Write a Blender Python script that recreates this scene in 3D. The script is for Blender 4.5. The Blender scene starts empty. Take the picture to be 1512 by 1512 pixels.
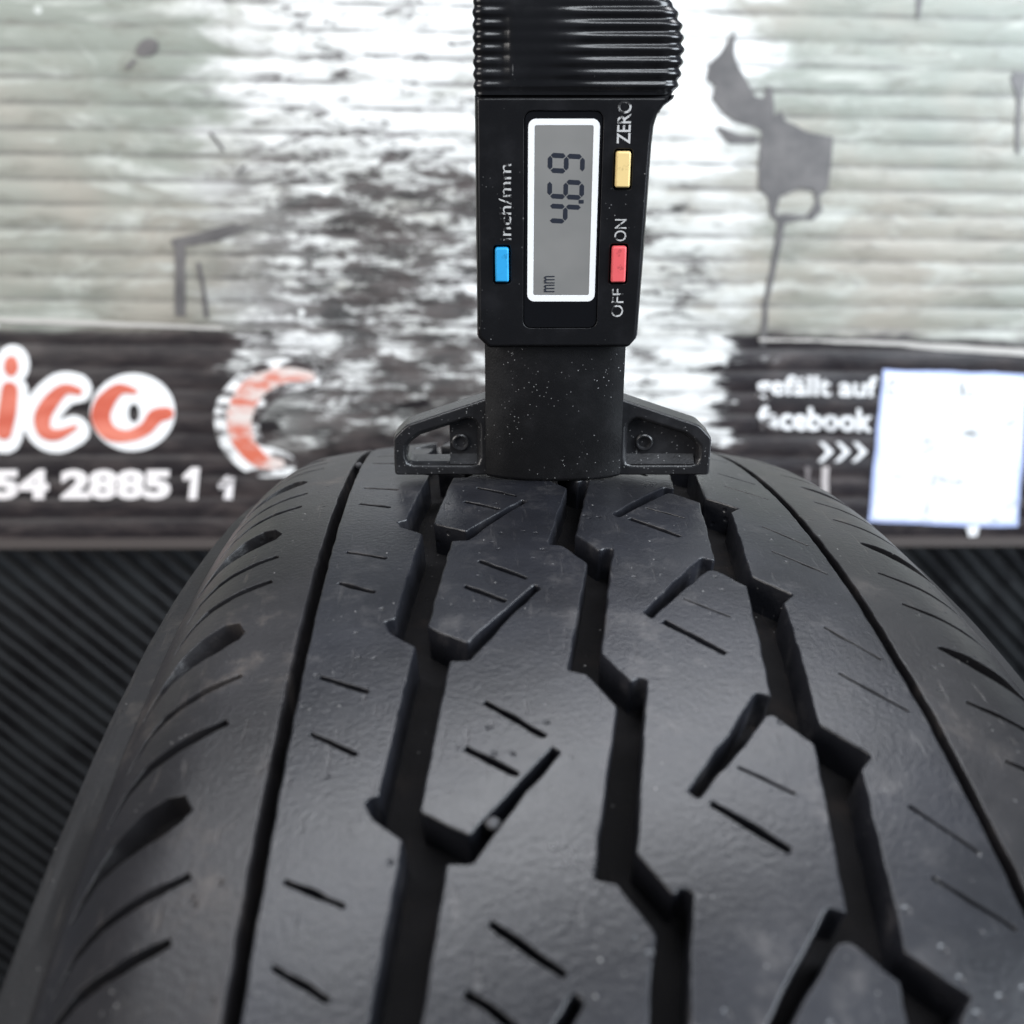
import bpy, math, random
import numpy as np
from mathutils import Matrix, Vector, kdtree
from mathutils.geometry import delaunay_2d_cdt

random.seed(4)
rng = np.random.default_rng(4)
MM = 0.001
scene = bpy.context.scene
COL = scene.collection

# ------------------------------------------------------------------ camera
CAM = np.array([-17.356, -176.501, 559.763])
CX = np.array([0.99878617, -0.04757573, 0.01275696])
CY = np.array([8.49839634e-04, 0.275596975, 0.961272898])
CF = np.array([0.04924904, 0.96009523, -0.27530288])
cam_data = bpy.data.cameras.new("camera")
cam = bpy.data.objects.new("camera", cam_data)
COL.objects.link(cam)
cam.matrix_world = Matrix(((CX[0], CY[0], -CF[0], CAM[0]*MM), (CX[1], CY[1], -CF[1], CAM[1]*MM),
                           (CX[2], CY[2], -CF[2], CAM[2]*MM), (0, 0, 0, 1)))
cam_data.sensor_width = 36
cam_data.lens = 36
cam_data.clip_start = 0.005
cam_data.clip_end = 50
cam_data.dof.use_dof = True
cam_data.dof.focus_distance = 0.163
cam_data.dof.aperture_fstop = 21
scene.camera = cam

# ------------------------------------------------------------------ light
world = bpy.data.worlds.new("World")
scene.world = world
world.use_nodes = True
world.node_tree.nodes["Background"].inputs[0].default_value = (0.68, 0.80, 1.0, 1)
world.node_tree.nodes["Background"].inputs[1].default_value = 0.13

def area(name, loc, target, sx, sy, power, col):
    d = bpy.data.lights.new(name, 'AREA')
    d.shape = 'RECTANGLE'; d.size = sx; d.size_y = sy; d.energy = power; d.color = col
    o = bpy.data.objects.new(name, d); COL.objects.link(o)
    o.location = loc
    o.rotation_euler = (Vector(target) - Vector(loc)).to_track_quat('-Z', 'Y').to_euler()
    return o
area("right_window_light", (0.80, -0.30, 0.86), (0.0, 0.16, 0.52), 0.55, 0.6, 16.0, (0.84, 0.92, 1.0))
area("left_fill_light", (-0.85, -0.50, 0.78), (0.0, 0.20, 0.52), 0.6, 0.6, 8.0, (1.0, 0.96, 0.92))  # unseen fill lamp added to light the gauge front and the board
area("front_ceiling_light", (0.22, -0.55, 1.22), (0.0, 0.0, 0.55), 0.7, 0.14, 5.0, (0.90, 0.95, 1.0))
area("rear_ceiling_light", (0.02, 0.20, 1.22), (0.0, 0.26, 0.5), 1.0, 0.22, 7.6, (0.94, 0.96, 1.0))

scene.render.engine = 'CYCLES'
scene.cycles.use_denoising = True
scene.view_settings.view_transform = 'Standard'
scene.view_settings.look = 'None'
scene.view_settings.gamma = 1
scene.view_settings.exposure = 0.0

# ------------------------------------------------------------------ node helpers
class NT:
    def __init__(self, name):
        self.m = bpy.data.materials.new(name); self.m.use_nodes = True
        self.t = self.m.node_tree; self.t.nodes.clear()
        self.out = self.t.nodes.new('ShaderNodeOutputMaterial')
        self.b = self.t.nodes.new('ShaderNodeBsdfPrincipled')
        self.t.links.new(self.b.outputs[0], self.out.inputs[0])
        self.co = self.t.nodes.new('ShaderNodeTexCoord').outputs['Object']
    def put(self, sock, v):
        if hasattr(v, 'is_linked'): self.t.links.new(v, sock)
        else: sock.default_value = v
    def set(self, **k):
        for n, v in k.items(): self.put(self.b.inputs[n.replace('_', ' ')], v)
    def mapping(self, scale=(1, 1, 1), loc=(0, 0, 0), rot=(0, 0, 0), src=None):
        n = self.t.nodes.new('ShaderNodeMapping')
        self.put(n.inputs[0], src or self.co)
        n.inputs['Location'].default_value = loc; n.inputs['Rotation'].default_value = rot; n.inputs['Scale'].default_value = scale
        return n.outputs[0]
    def noise(self, vec, scale, detail=4, rough=0.55, dist=0.0):
        n = self.t.nodes.new('ShaderNodeTexNoise')
        self.put(n.inputs['Vector'], vec); n.inputs['Scale'].default_value = scale
        n.inputs['Detail'].default_value = detail; n.inputs['Roughness'].default_value = rough; n.inputs['Distortion'].default_value = dist
        return n.outputs['Fac']
    def voro(self, vec, scale, feature='F1'):
        n = self.t.nodes.new('ShaderNodeTexVoronoi'); n.feature = feature
        self.put(n.inputs['Vector'], vec); n.inputs['Scale'].default_value = scale
        return n
    def math(self, op, a, b=0.0, c=0.0, clamp=False):
        n = self.t.nodes.new('ShaderNodeMath'); n.operation = op; n.use_clamp = clamp
        self.put(n.inputs[0], a); self.put(n.inputs[1], b); self.put(n.inputs[2], c)
        return n.outputs[0]
    def step(self, v, lo, hi, a=0.0, b=1.0):
        n = self.t.nodes.new('ShaderNodeMapRange'); n.interpolation_type = 'SMOOTHSTEP'
        self.put(n.inputs[0], v); n.inputs[1].default_value = lo; n.inputs[2].default_value = hi
        n.inputs[3].default_value = a; n.inputs[4].default_value = b
        return n.outputs[0]
    def mix(self, f, a, b):
        n = self.t.nodes.new('ShaderNodeMix'); n.data_type = 'RGBA'
        self.put(n.inputs[0], f)
        self.put(n.inputs[6], a if hasattr(a, 'is_linked') else (*a, 1)); self.put(n.inputs[7], b if hasattr(b, 'is_linked') else (*b, 1))
        return n.outputs[2]
    def bump(self, h, dist, strength=1.0, normal=None):
        n = self.t.nodes.new('ShaderNodeBump'); n.inputs['Strength'].default_value = strength; n.inputs['Distance'].default_value = dist
        self.put(n.inputs['Height'], h)
        if normal is not None: self.put(n.inputs['Normal'], normal)
        return n.outputs[0]
    def sep(self):
        n = self.t.nodes.new('ShaderNodeSeparateXYZ'); self.put(n.inputs[0], self.co); return n.outputs

def simple(name, col, rough, spec=0.5, metallic=0.0, coat=0.0, emis=None):
    n = NT(name); n.set(Base_Color=(*col, 1), Roughness=rough, Metallic=metallic, Coat_Weight=coat)
    n.b.inputs['Specular IOR Level'].default_value = spec
    return n.m

# ------------------------------------------------------------------ materials
def rubber(name, base, dust, rough, spec=0.38, relief=0.5):
    n = NT(name)
    big = n.noise(n.co, 28, 5, 0.6)
    mid = n.noise(n.co, 170, 6, 0.65)
    fine = n.noise(n.co, 1500, 4, 0.6)
    c = n.mix(n.step(big, 0.38, 0.66), base, [x*1.9 for x in base])
    film = n.math('MULTIPLY', n.step(mid, 0.50, 0.78), n.step(big, 0.40, 0.62))
    c = n.mix(n.math('MULTIPLY', film, 0.55), c, dust)
    v = n.voro(n.co, 420)
    rnd = n.noise(n.co, 60, 2)
    spk = n.math('MULTIPLY', n.step(v.outputs['Distance'], 0.03, 0.085, 1, 0), n.step(rnd, 0.50, 0.60))
    v2 = n.voro(n.mapping((1, 0.8, 1), loc=(0.3, 0.1, 0.2)), 900)
    spk2 = n.math('MULTIPLY', n.step(v2.outputs['Distance'], 0.05, 0.13, 1, 0), n.step(n.noise(n.co, 110, 3), 0.54, 0.64))
    spk = n.math('MAXIMUM', spk, n.math('MULTIPLY', spk2, 0.7))
    scr = n.noise(n.mapping((1, 0.12, 0.12), rot=(0, 0, 0.3)), 900, 3, 0.7)
    c = n.mix(n.math('MULTIPLY', n.step(scr, 0.60, 0.75), 0.16), c, dust)
    c = n.mix(n.math('MULTIPLY', spk, n.step(n.noise(n.co, 240, 1), 0.35, 0.65, 0.15, 0.8)), c, (0.36, 0.35, 0.34))
    n.set(Base_Color=c)
    r = n.math('ADD', n.math('MULTIPLY', big, 0.26), rough - 0.13)
    r = n.math('ADD', r, n.math('MULTIPLY', mid, 0.16))
    n.set(Roughness=n.math('SUBTRACT', r, 0.08))
    h = n.math('ADD', n.math('MULTIPLY', fine, 0.55), n.math('MULTIPLY', mid, relief))
    h = n.math('SUBTRACT', h, n.math('MULTIPLY', n.step(scr, 0.60, 0.75), 0.30))
    pit = n.voro(n.mapping((1, 1, 1), loc=(0.7, 0.2, 0.5)), 310)
    h = n.math('SUBTRACT', h, n.math('MULTIPLY', n.step(pit.outputs['Distance'], 0.05, 0.16, 1, 0), n.step(n.noise(n.co, 75, 2), 0.50, 0.56)))
    h = n.math('ADD', h, n.math('MULTIPLY', spk, 0.5))
    n.set(Normal=n.bump(h, 0.00022, 0.6))
    n.b.inputs['Specular IOR Level'].default_value = spec
    return n.m
M_RUB = rubber("worn_rubber", (0.0082, 0.0086, 0.0112), (0.12, 0.112, 0.11), 0.335, 0.5, 0.3)
M_RUB_SH = rubber("shoulder_rubber", (0.0105, 0.0098, 0.0108), (0.13, 0.108, 0.093), 0.38, 0.45, 0.35)
M_SIDE = rubber("sidewall_rubber", (0.008, 0.0078, 0.0085), (0.09, 0.078, 0.068), 0.58, 0.28)
M_FLOOR = rubber("groove_rubber", (0.006, 0.0056, 0.0060), (0.035, 0.027, 0.023), 0.85, 0.10, 2.2)

def plastic(name, base, rough, bumpd, speck, spec=0.5):
    n = NT(name)
    a = n.noise(n.co, 180, 5, 0.6); f = n.noise(n.co, 2600, 3)
    c = n.mix(n.step(a, 0.45, 0.75), base, [x*1.7 for x in base])
    v = n.voro(n.co, 1300)
    m = n.math('MULTIPLY', n.step(v.outputs['Distance'], 0.06, 0.17, 1, 0), n.step(n.noise(n.co, 130, 4, 0.7), speck, speck + 0.10))
    v2 = n.voro(n.mapping((1, 1, 0.2), rot=(0.3, 0.5, 0.2)), 420)
    sc = n.math('MULTIPLY', n.step(v2.outputs['Distance'], 0.03, 0.07, 1, 0), n.step(n.noise(n.co, 90, 2), 0.55, 0.62))
    m = n.math('MAXIMUM', m, n.math('MULTIPLY', sc, 0.6))
    c = n.mix(n.math('MULTIPLY', m, 0.7), c, (0.34, 0.34, 0.34))
    n.set(Base_Color=c, Roughness=n.math('ADD', n.math('MULTIPLY', a, 0.22), rough - 0.11))
    n.set(Normal=n.bump(n.math('ADD', f, n.math('MULTIPLY', m, 1.5)), bumpd, 0.5))
    n.b.inputs['Specular IOR Level'].default_value = spec
    return n.m
M_CASE = plastic("black_casing_plastic", (0.006, 0.006, 0.007), 0.34, 0.00004, 0.56, 0.38)
M_GRIP = plastic("black_grip_plastic", (0.007, 0.007, 0.008), 0.24, 0.00002, 0.58)
M_STEM = plastic("matt_black_plastic", (0.0065, 0.0065, 0.0072), 0.38, 0.00006, 0.46, 0.36)
M_FOOT = plastic("dusty_black_plastic", (0.015, 0.015, 0.0165), 0.30, 0.00006, 0.40)
M_PANEL = simple("black_display_glass", (0.004, 0.004, 0.005), 0.22)
M_SLOT = simple("slot_black", (0.004, 0.004, 0.004), 0.7)
def worn_print(name, col, lo, hi, scale=700, z0=0.0, z1=1.0, g=0.0):
    """white print rubbed off in patches; g: how much more is gone at height z1 than at z0"""
    n = NT(name)
    q = n.noise(n.co, scale, 4, 0.7)
    if g: q = n.math('SUBTRACT', q, n.step(n.sep()[2], z0, z1, 0.0, g))
    w = n.step(q, lo, hi)
    n.set(Base_Color=n.mix(w, (0.012, 0.012, 0.013), col), Roughness=0.55)
    return n.m
M_PRINT = worn_print("worn_white_print", (0.5, 0.5, 0.5), 0.47, 0.54, 620)
M_PRINT_Z = worn_print("worn_white_print_upper", (0.55, 0.55, 0.55), 0.38, 0.48, 620, 0.0565, 0.0605, 0.11)
M_WHITE = simple("white_frame_paint", (0.92, 0.93, 0.94), 0.45)
n = NT("lcd_glass")
n.set(Base_Color=n.mix(n.step(n.noise(n.co, 90, 3), 0.3, 0.7), (0.205, 0.205, 0.20), (0.24, 0.237, 0.23)), Roughness=0.25)
M_LCD = n.m
M_SEG = simple("lcd_segment", (0.020, 0.024, 0.036), 0.4)
def button_mat(name, col, dirt):
    n = NT(name)
    w = n.step(n.noise(n.co, 420, 5, 0.7), 0.56, 0.70)
    n.set(Base_Color=n.mix(n.math('MULTIPLY', w, dirt), col, [c*0.25 for c in col]), Roughness=0.42)
    return n.m
M_YEL = button_mat("yellow_button", (0.86, 0.64, 0.28), 0.55)
M_RED = button_mat("red_button", (0.80, 0.12, 0.13), 0.8)
M_BLU = button_mat("blue_button", (0.03, 0.38, 0.78), 0.5)
M_STEEL = simple("probe_steel", (0.45, 0.44, 0.42), 0.35, metallic=1.0)

# ------------------------------------------------------------------ object helpers
def link(o, parent=None):
    COL.objects.link(o)
    if parent is not None: o.parent = parent
    return o
def tag(o, label=None, cat=None, group=None, kind=None):
    if label: o["label"] = label
    if cat: o["category"] = cat
    if group: o["group"] = group
    if kind: o["kind"] = kind
    return o
def mesh_obj(name, V, F, mat, parent=None, N=None, smooth=True, sharp=None):
    me = bpy.data.meshes.new(name)
    me.from_pydata([tuple(map(float, v)) for v in V], [], F)
    me.update()
    if smooth: me.shade_smooth()
    if N is not None:
        me.normals_split_custom_set_from_vertices([tuple(map(float, q)) for q in N])
    elif sharp is not None:
        me.set_sharp_from_angle(angle=sharp)
    me.materials.append(mat)
    return link(bpy.data.objects.new(name, me), parent)
def empty(name, loc, parent=None):
    o = bpy.data.objects.new(name, None); o.empty_display_size = 0.01
    link(o, parent); o.location = loc
    return o

# ---- 2D outline work
def area2(P): x, y = P[:, 0], P[:, 1]; return 0.5*float(np.sum(x*np.roll(y, -1) - np.roll(x, -1)*y))
def ccw(P): return P if area2(P) > 0 else P[::-1].copy()
def cw(P): return P if area2(P) < 0 else P[::-1].copy()
def soften(P, r=0.3):
    """replace every real corner of a closed outline by three points"""
    P = np.asarray(P, float); n = len(P); out = []
    for i in range(n):
        a, b, c = P[i-1], P[i], P[(i+1) % n]
        d1, d2 = a-b, c-b; l1, l2 = np.linalg.norm(d1), np.linalg.norm(d2)
        if l1 < 1e-6 or l2 < 1e-6: continue
        cs = float(d1 @ d2/(l1*l2))
        if cs < -0.93: out.append(b); continue
        q = min(r, l1*0.4, l2*0.4)
        p1, p2 = b+d1/l1*q, b+d2/l2*q
        out += [p1, 0.25*p1+0.5*b+0.25*p2, p2]
    return np.array(out)
def resample(P, stepf):
    out = []; n = len(P)
    for i in range(n):
        a, b = P[i], P[(i+1) % n]; st = stepf(a)
        k = max(1, int(math.ceil(np.linalg.norm(b-a)/st)))
        for j in range(k): out.append(a+(b-a)*j/k)
    return np.array(out)
def left_normals(P):
    d = np.roll(P, -1, 0)-P; d /= np.maximum(np.linalg.norm(d, axis=1), 1e-9)[:, None]
    n2 = np.stack([-d[:, 1], d[:, 0]], 1); n1 = np.roll(n2, 1, 0)
    m = n1+n2; k = 1+np.sum(n1*n2, 1); m = m/np.maximum(k, 0.35)[:, None]
    return m
def stroke(pts, widths):
    """outline of a slot of varying width along a centre line"""
    P = np.array(pts, float); d = np.gradient(P, axis=0); d /= np.linalg.norm(d, axis=1)[:, None]
    nn = np.stack([-d[:, 1], d[:, 0]], 1); w = np.array(widths)[:, None]/2
    return np.concatenate([P+nn*w, (P-nn*w)[::-1]])
def rrect(x0, x1, z0, z1, r, k=5):
    out = []
    for cx_, cz_, a0 in ((x1-r, z0+r, -90), (x1-r, z1-r, 0), (x0+r, z1-r, 90), (x0+r, z0+r, 180)):
        for j in range(k+1):
            a = math.radians(a0+90*j/k); out.append((cx_+r*math.cos(a), cz_+r*math.sin(a)))
    return np.array(out)

def shell(name, outer, holes, mapf, mat, parent, e=0.3, eh=None, depth=5.0, draft=0.0, grid=None, jit=0.0, depthf=None, back=False, flip=False):
    """a slab with rounded rims: outer outline and holes in 2D mm, mapf(p2d, h) -> (points, ev, es, en)"""
    loops = [(ccw(np.asarray(outer, float)), e)] + [(cw(np.asarray(h, float)), eh if eh is not None else e) for h in holes]
    V, F, N = [], [], []; base = 0
    top_loops = []
    for P, ee in loops:
        if jit > 0:
            a = rng.normal(0, jit, (len(P), 2)); a = (a+np.roll(a, 1, 0)+np.roll(a, -1, 0))/2
            P = P+a
        m = left_normals(P)                      # points into the solid
        mu = m/np.maximum(np.linalg.norm(m, axis=1), 1e-9)[:, None]
        dep = depthf(P) if depthf is not None else np.full(len(P), depth)
        R = [(P+m*ee, np.zeros(len(P)), 0.0), (P+m*ee*0.3, np.full(len(P), -ee*0.3), 0.7), (P, np.full(len(P), -ee), 1.0), (P-m*draft, -dep, 1.0)]
        top_loops.append(R[0][0])
        n = len(P); idx = np.arange(n); nx = (idx+1) % n
        for q, h, tilt in R:
            X, ev, es, en = mapf(q, h)
            out = -(mu[:, :1]*ev+mu[:, 1:]*es)
            nn = out*tilt+en*(1-tilt)
            V.append(X); N.append(nn/np.linalg.norm(nn, axis=1)[:, None])
        for r in range(3):
            a = base+r*n; b = base+(r+1)*n
            F += [(int(a+i), int(b+i), int(b+j), int(a+j)) for i, j in zip(idx, nx)]
        base += 4*n
    pts, edges, c = [], [], 0
    for L in top_loops:
        n = len(L); pts += [Vector(p) for p in L]; edges += [(c+i, c+(i+1) % n) for i in range(n)]; c += n
    if grid is not None and len(grid):
        kd = kdtree.KDTree(len(pts))
        for i, p in enumerate(pts): kd.insert((p[0], p[1], 0), i)
        kd.balance()
        for g in grid:
            if kd.find((g[0], g[1], 0))[2] > 0.7: pts.append(Vector((float(g[0]), float(g[1]))))
    vs, _, fs, _, _, _ = delaunay_2d_cdt(pts, edges, [], 1, 1e-5)
    q = np.array([(v[0], v[1]) for v in vs])
    tri = np.array([f[:3] for f in fs]); cen = q[tri].mean(1); keep = np.ones(len(tri), bool)
    order = np.argsort(cen[:, 1]); cy_ = cen[order, 1]
    for L in top_loops[1:]:                      # take the triangles out of the holes
        lo, hi = L.min(0), L.max(0)
        cand = order[np.searchsorted(cy_, lo[1]):np.searchsorted(cy_, hi[1])]
        cand = cand[(cen[cand, 0] > lo[0]) & (cen[cand, 0] < hi[0])]
        a_, b_ = L, np.roll(L, -1, 0); c2 = cen[cand]
        X_, Y_ = c2[:, :1], c2[:, 1:]
        cr = (a_[None, :, 1] > Y_) != (b_[None, :, 1] > Y_)
        dy = np.where(b_[:, 1] == a_[:, 1], 1e-12, b_[:, 1]-a_[:, 1])
        xi = a_[None, :, 0]+(Y_-a_[None, :, 1])*((b_[:, 0]-a_[:, 0])/dy)[None]
        keep[cand[(np.sum(cr & (X_ < xi), 1) % 2) == 1]] = False
    fs = [tuple(f) for f, k in zip(fs, keep) if k]
    for sgn in ((1, -1) if back else (1,)):
        h = np.zeros(len(q)) if sgn == 1 else np.full(len(q), -depth)
        X, ev, es, en = mapf(q, h)
        V.append(X); N.append(en*sgn)
        F += [tuple(base+i for i in (f if sgn == 1 else f[::-1])) for f in fs]
        base += len(q)
    if flip: F = [f[::-1] for f in F]
    return mesh_obj(name, np.concatenate(V)*MM, F, mat, parent, np.concatenate(N))

# ================================================================== THE FLOOR AND BACKDROP
WALL_Y = 420.0
def wall(px, py, off=0.0):
    """point of the upright backdrop plane behind the tyre"""
    d = CX*(px-756)/1512 - CY*(py-756)/1512 + CF
    q = CAM + d*((WALL_Y-off-CAM[1])/d[1])
    return q[0], q[2]

n = NT("dark_concrete")
a = n.noise(n.co, 6, 8, 0.65)
n.set(Base_Color=n.mix(a, (0.03, 0.03, 0.03), (0.09, 0.088, 0.085)), Roughness=0.85, Normal=n.bump(a, 0.004, 0.4))
fl = mesh_obj("floor", [(-1.2, -1.0, 0), (1.2, -1.0, 0), (1.2, 0.6, 0), (-1.2, 0.6, 0)], [(0, 1, 2, 3)], n.m)
tag(fl, kind="structure")

# ---- ribbed rubber mat, upright below the sign board
X0, X1, ZT = -560.0, 600.0, 371.0
n = NT("ribbed_mat_rubber")
a = n.noise(n.mapping((1, 1, 1)), 22, 5, 0.7)
n.set(Base_Color=n.mix(n.step(a, 0.35, 0.7), (0.004, 0.004, 0.005), (0.012, 0.0135, 0.015)), Roughness=n.step(a, 0.3, 0.7, 0.40, 0.70))
n.set(Normal=n.bump(n.noise(n.co, 600, 3), 0.0004, 0.5))
n.b.inputs['Specular IOR Level'].default_value = 0.24
M_MAT = n.m
mat_root = tag(empty("rubber_mat", (0, WALL_Y*MM, 0)), "black rubber mat with slanting ribs standing upright below the sign board", "rubber mat")
def box(x0, x1, y0, y1, z0, z1):
    V = [(x, y, z) for x in (x0, x1) for y in (y0, y1) for z in (z0, z1)]
    return V, [(0, 1, 3, 2), (4, 6, 7, 5), (0, 4, 5, 1), (2, 3, 7, 6), (0, 2, 6, 4), (1, 5, 7, 3)]
V, F = box(X0, X1, 0.5, 5, 0, ZT)
mesh_obj("backing", np.array(V)*MM, F, M_MAT, mat_root, smooth=False)
ang = math.radians(-44); dv = np.array([math.cos(ang), math.sin(ang)]); nv = np.array([-dv[1], dv[0]])
pitch, hw = 9.6, 2.7
def clip_rect(c):
    t0, t1 = -1e9, 1e9
    for k, (lo, hi) in enumerate(((X0+2, X1-2), (2, ZT-3))):
        a_, b_ = (lo-c[k])/dv[k], (hi-c[k])/dv[k]
        t0, t1 = max(t0, min(a_, b_)), min(t1, max(a_, b_))
    return t0, t1
c0 = np.array([0.0, 180.0])
for i in range(-60, 61):
    c = c0+nv*pitch*i
    t0, t1 = clip_rect(c)
    if t1-t0 < 25: continue
    V, F = [], []
    prof = [(-hw, 0.5), (-hw*0.8, -1.0), (-hw*0.3, -1.5), (hw*0.3, -1.5), (hw*0.8, -1.0), (hw, 0.5)]
    ns = 10
    for j in range(ns+1):
        t = t0+(t1-t0)*j/ns; wob = rng.normal(0, 0.5)
        for o_, y_ in prof:
            p = c+dv*t+nv*(o_+wob); V.append((p[0]*MM, y_*MM, p[1]*MM))
    for j in range(ns):
        for k in range(5):
            F.append((j*6+k, j*6+k+1, j*6+7+k, j*6+6+k))
    F += [tuple(range(6)), tuple(ns*6+k for k in range(5, -1, -1))]
    mesh_obj("rib", V, F, M_MAT, mat_root)

# ---- sign board: fluted sheet, print worn off in the middle
board = tag(empty("sign_board", (0, WALL_Y*MM, ZT*MM)), "worn fluted sign board with flaking dark print band behind the tyre", "sign board")
Z0B, Z1B = 0.0, 372.0            # local heights
n = NT("worn_sign_print")
x, y, z = n.sep()                # metres, local
str_ = n.mapping((14, 1, 46)); str2 = n.mapping((30, 1, 95), loc=(3.1, 0, 1.7))
na = n.noise(str_, 1.0, 9, 0.68, 0.6); nb = n.noise(str2, 1.0, 8, 0.7, 0.4)
nl = n.noise(n.mapping((7, 1, 9), loc=(5, 0, 2)), 1.0, 4, 0.6)
ctr = n.math('MULTIPLY', n.step(x, -0.190, -0.100), n.step(x, 0.105, 0.185, 1, 0))       # the worn middle, its upper part also whitened by painted glare
upper = n.step(n.math('ADD', z, n.math('MULTIPLY', n.math('SUBTRACT', na, 0.5), 0.02)), 0.122, 0.129)
pale = n.mix(n.step(nl, 0.35, 0.65), (0.235, 0.255, 0.22), (0.32, 0.295, 0.25))
pale = n.mix(n.step(na, 0.50, 0.70), pale, (0.47, 0.48, 0.44))
pale = n.mix(n.math('MULTIPLY', n.step(nb, 0.50, 0.68), 0.65), pale, (0.15, 0.145, 0.12))
dark = n.mix(n.step(nb, 0.42, 0.72), (0.013, 0.010, 0.012), (0.055, 0.043, 0.042))
prt = n.mix(upper, dark, pale)
bare_glare_t = n.math('ADD', n.math('MULTIPLY', ctr, 0.42), n.math('MULTIPLY', n.math('SUBTRACT', na, 0.5), 1.15))
bare_glare_t = n.math('ADD', bare_glare_t, n.math('MULTIPLY', n.math('SUBTRACT', nb, 0.5), 0.8))
bare_glare_t = n.math('ADD', bare_glare_t, n.step(z, 0.035, 0.075, -0.5, 0.0))
soft_glare = n.math('MULTIPLY', n.step(bare_glare_t, -0.02, 0.50), upper)  # gradual glare whitening put into the colour above the band
bare_glare = n.math('MULTIPLY', n.math('MAXIMUM', soft_glare, n.math('MULTIPLY', n.step(bare_glare_t, 0.20, 0.30), n.math('SUBTRACT', 1.0, upper))), n.step(ctr, 0.0, 0.35))
c = n.mix(bare_glare, prt, n.mix(n.step(nl, 0.35, 0.7), (0.80, 0.80, 0.79), (0.58, 0.59, 0.56)))
# dark flakes left in the pale upper part of the worn middle, more of them lower down
low = n.math('ADD', n.math('ADD', n.step(z, 0.12, 0.31, 0.165, 0.07), n.step(z, 0.06, 0.10, 0.0, 0.0)), n.step(x, 0.03, 0.09, 0.0, -0.10))
fk = n.math('ADD', n.math('ADD', n.noise(n.mapping((30, 1, 105), loc=(9, 0, 4)), 1.0, 10, 0.80, 0.3), low), n.math('MULTIPLY', n.math('SUBTRACT', nl, 0.5), 0.30))
fzone = n.math('MULTIPLY', n.step(x, -0.20, -0.09), n.step(x, 0.11, 0.15, 1, 0))
fkm = n.math('MULTIPLY', n.step(fk, 0.58, 0.68), fzone)
# dark lines painted along the valleys between the flutes, for their shading
val = n.step(n.math('ABSOLUTE', n.math('SINE', n.math('MULTIPLY', z, math.pi/0.0129))), 0.06, 0.42, 1, 0)
valley_shade = n.math('MULTIPLY', val, n.step(n.noise(n.mapping((22, 1, 30), loc=(2, 0, 8)), 1.0, 6, 0.7), 0.36, 0.58))
c = n.mix(n.math('MULTIPLY', valley_shade, n.math('ADD', 0.55, n.math('MULTIPLY', ctr, 0.35))), c, (0.085, 0.078, 0.076))
c = n.mix(n.math('MULTIPLY', fkm, 0.95), c, n.mix(n.step(nb, 0.35, 0.6), (0.010, 0.009, 0.010), (0.060, 0.048, 0.046)))
vs_ = n.voro(n.co, 38)
glints = n.math('MULTIPLY', n.step(vs_.outputs['Distance'], 0.05, 0.10, 1, 0), n.step(n.noise(n.co, 9, 2), 0.5, 0.6))
c = n.mix(n.math('MULTIPLY', glints, upper), c, (0.85, 0.86, 0.84))  # white specks painted in for specular dots on the film
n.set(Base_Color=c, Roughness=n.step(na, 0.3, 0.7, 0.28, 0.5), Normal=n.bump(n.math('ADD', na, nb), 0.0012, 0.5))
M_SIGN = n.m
fp = 12.9
zs = np.concatenate([np.arange(Z0B, Z1B, fp/10), [Z1B]]); xs = np.linspace(X0, X1, 117)
wob = np.cumsum(rng.normal(0, 0.10, (len(xs), 40)), axis=0)*0.5
V = []
for i, zz in enumerate(zs):
    for j, xx in enumerate(xs):
        k = zz/fp + 0.06*math.sin(xx/90+zz/50) + 0.012*wob[j, int(zz/fp)]
        yy = 0.9 - 0.62*abs(math.sin(math.pi*k))**0.75 + 0.12*math.sin(xx/17+zz/5)
        V.append((xx*MM, yy*MM, zz*MM))
nxs = len(xs)
F = [(i*nxs+j, i*nxs+j+1, (i+1)*nxs+j+1, (i+1)*nxs+j) for i in range(len(zs)-1) for j in range(nxs-1)]
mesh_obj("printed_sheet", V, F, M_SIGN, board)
M_EDGE = simple("board_edge", (0.07, 0.058, 0.054), 0.6)
V, F = box(X0, X1, -1.6, 4, -4.5, 1.2)
mesh_obj("bottom_edge", np.array(V)*MM, F, M_EDGE, board, smooth=False)

def wl(px, py):       # to board-local (x, z) mm
    X_, Z_ = wall(px, py); return np.array([X_, Z_-ZT])
def flat_map(yf, root_off=(0, 0)):
    def f(P, h):
        k = len(P)
        X = np.stack([P[:, 0], yf-h, P[:, 1]], 1)
        return X, np.tile([1., 0, 0], (k, 1)), np.tile([0., 0, 1], (k, 1)), np.tile([0., -1, 0], (k, 1))
    return f
def decal(name, pts, mat, yf=-0.25, th=0.3, e=0.08, holes=(), parent=board, jit=0.0, step=4.0):
    P = resample(np.array([wl(*q) for q in pts]), lambda a: step)
    H = [resample(np.array([wl(*q) for q in h]), lambda a: step) for h in holes]
    return shell(name, P, H, flat_map(yf), mat, parent, e=e, depth=th, jit=jit)

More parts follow.
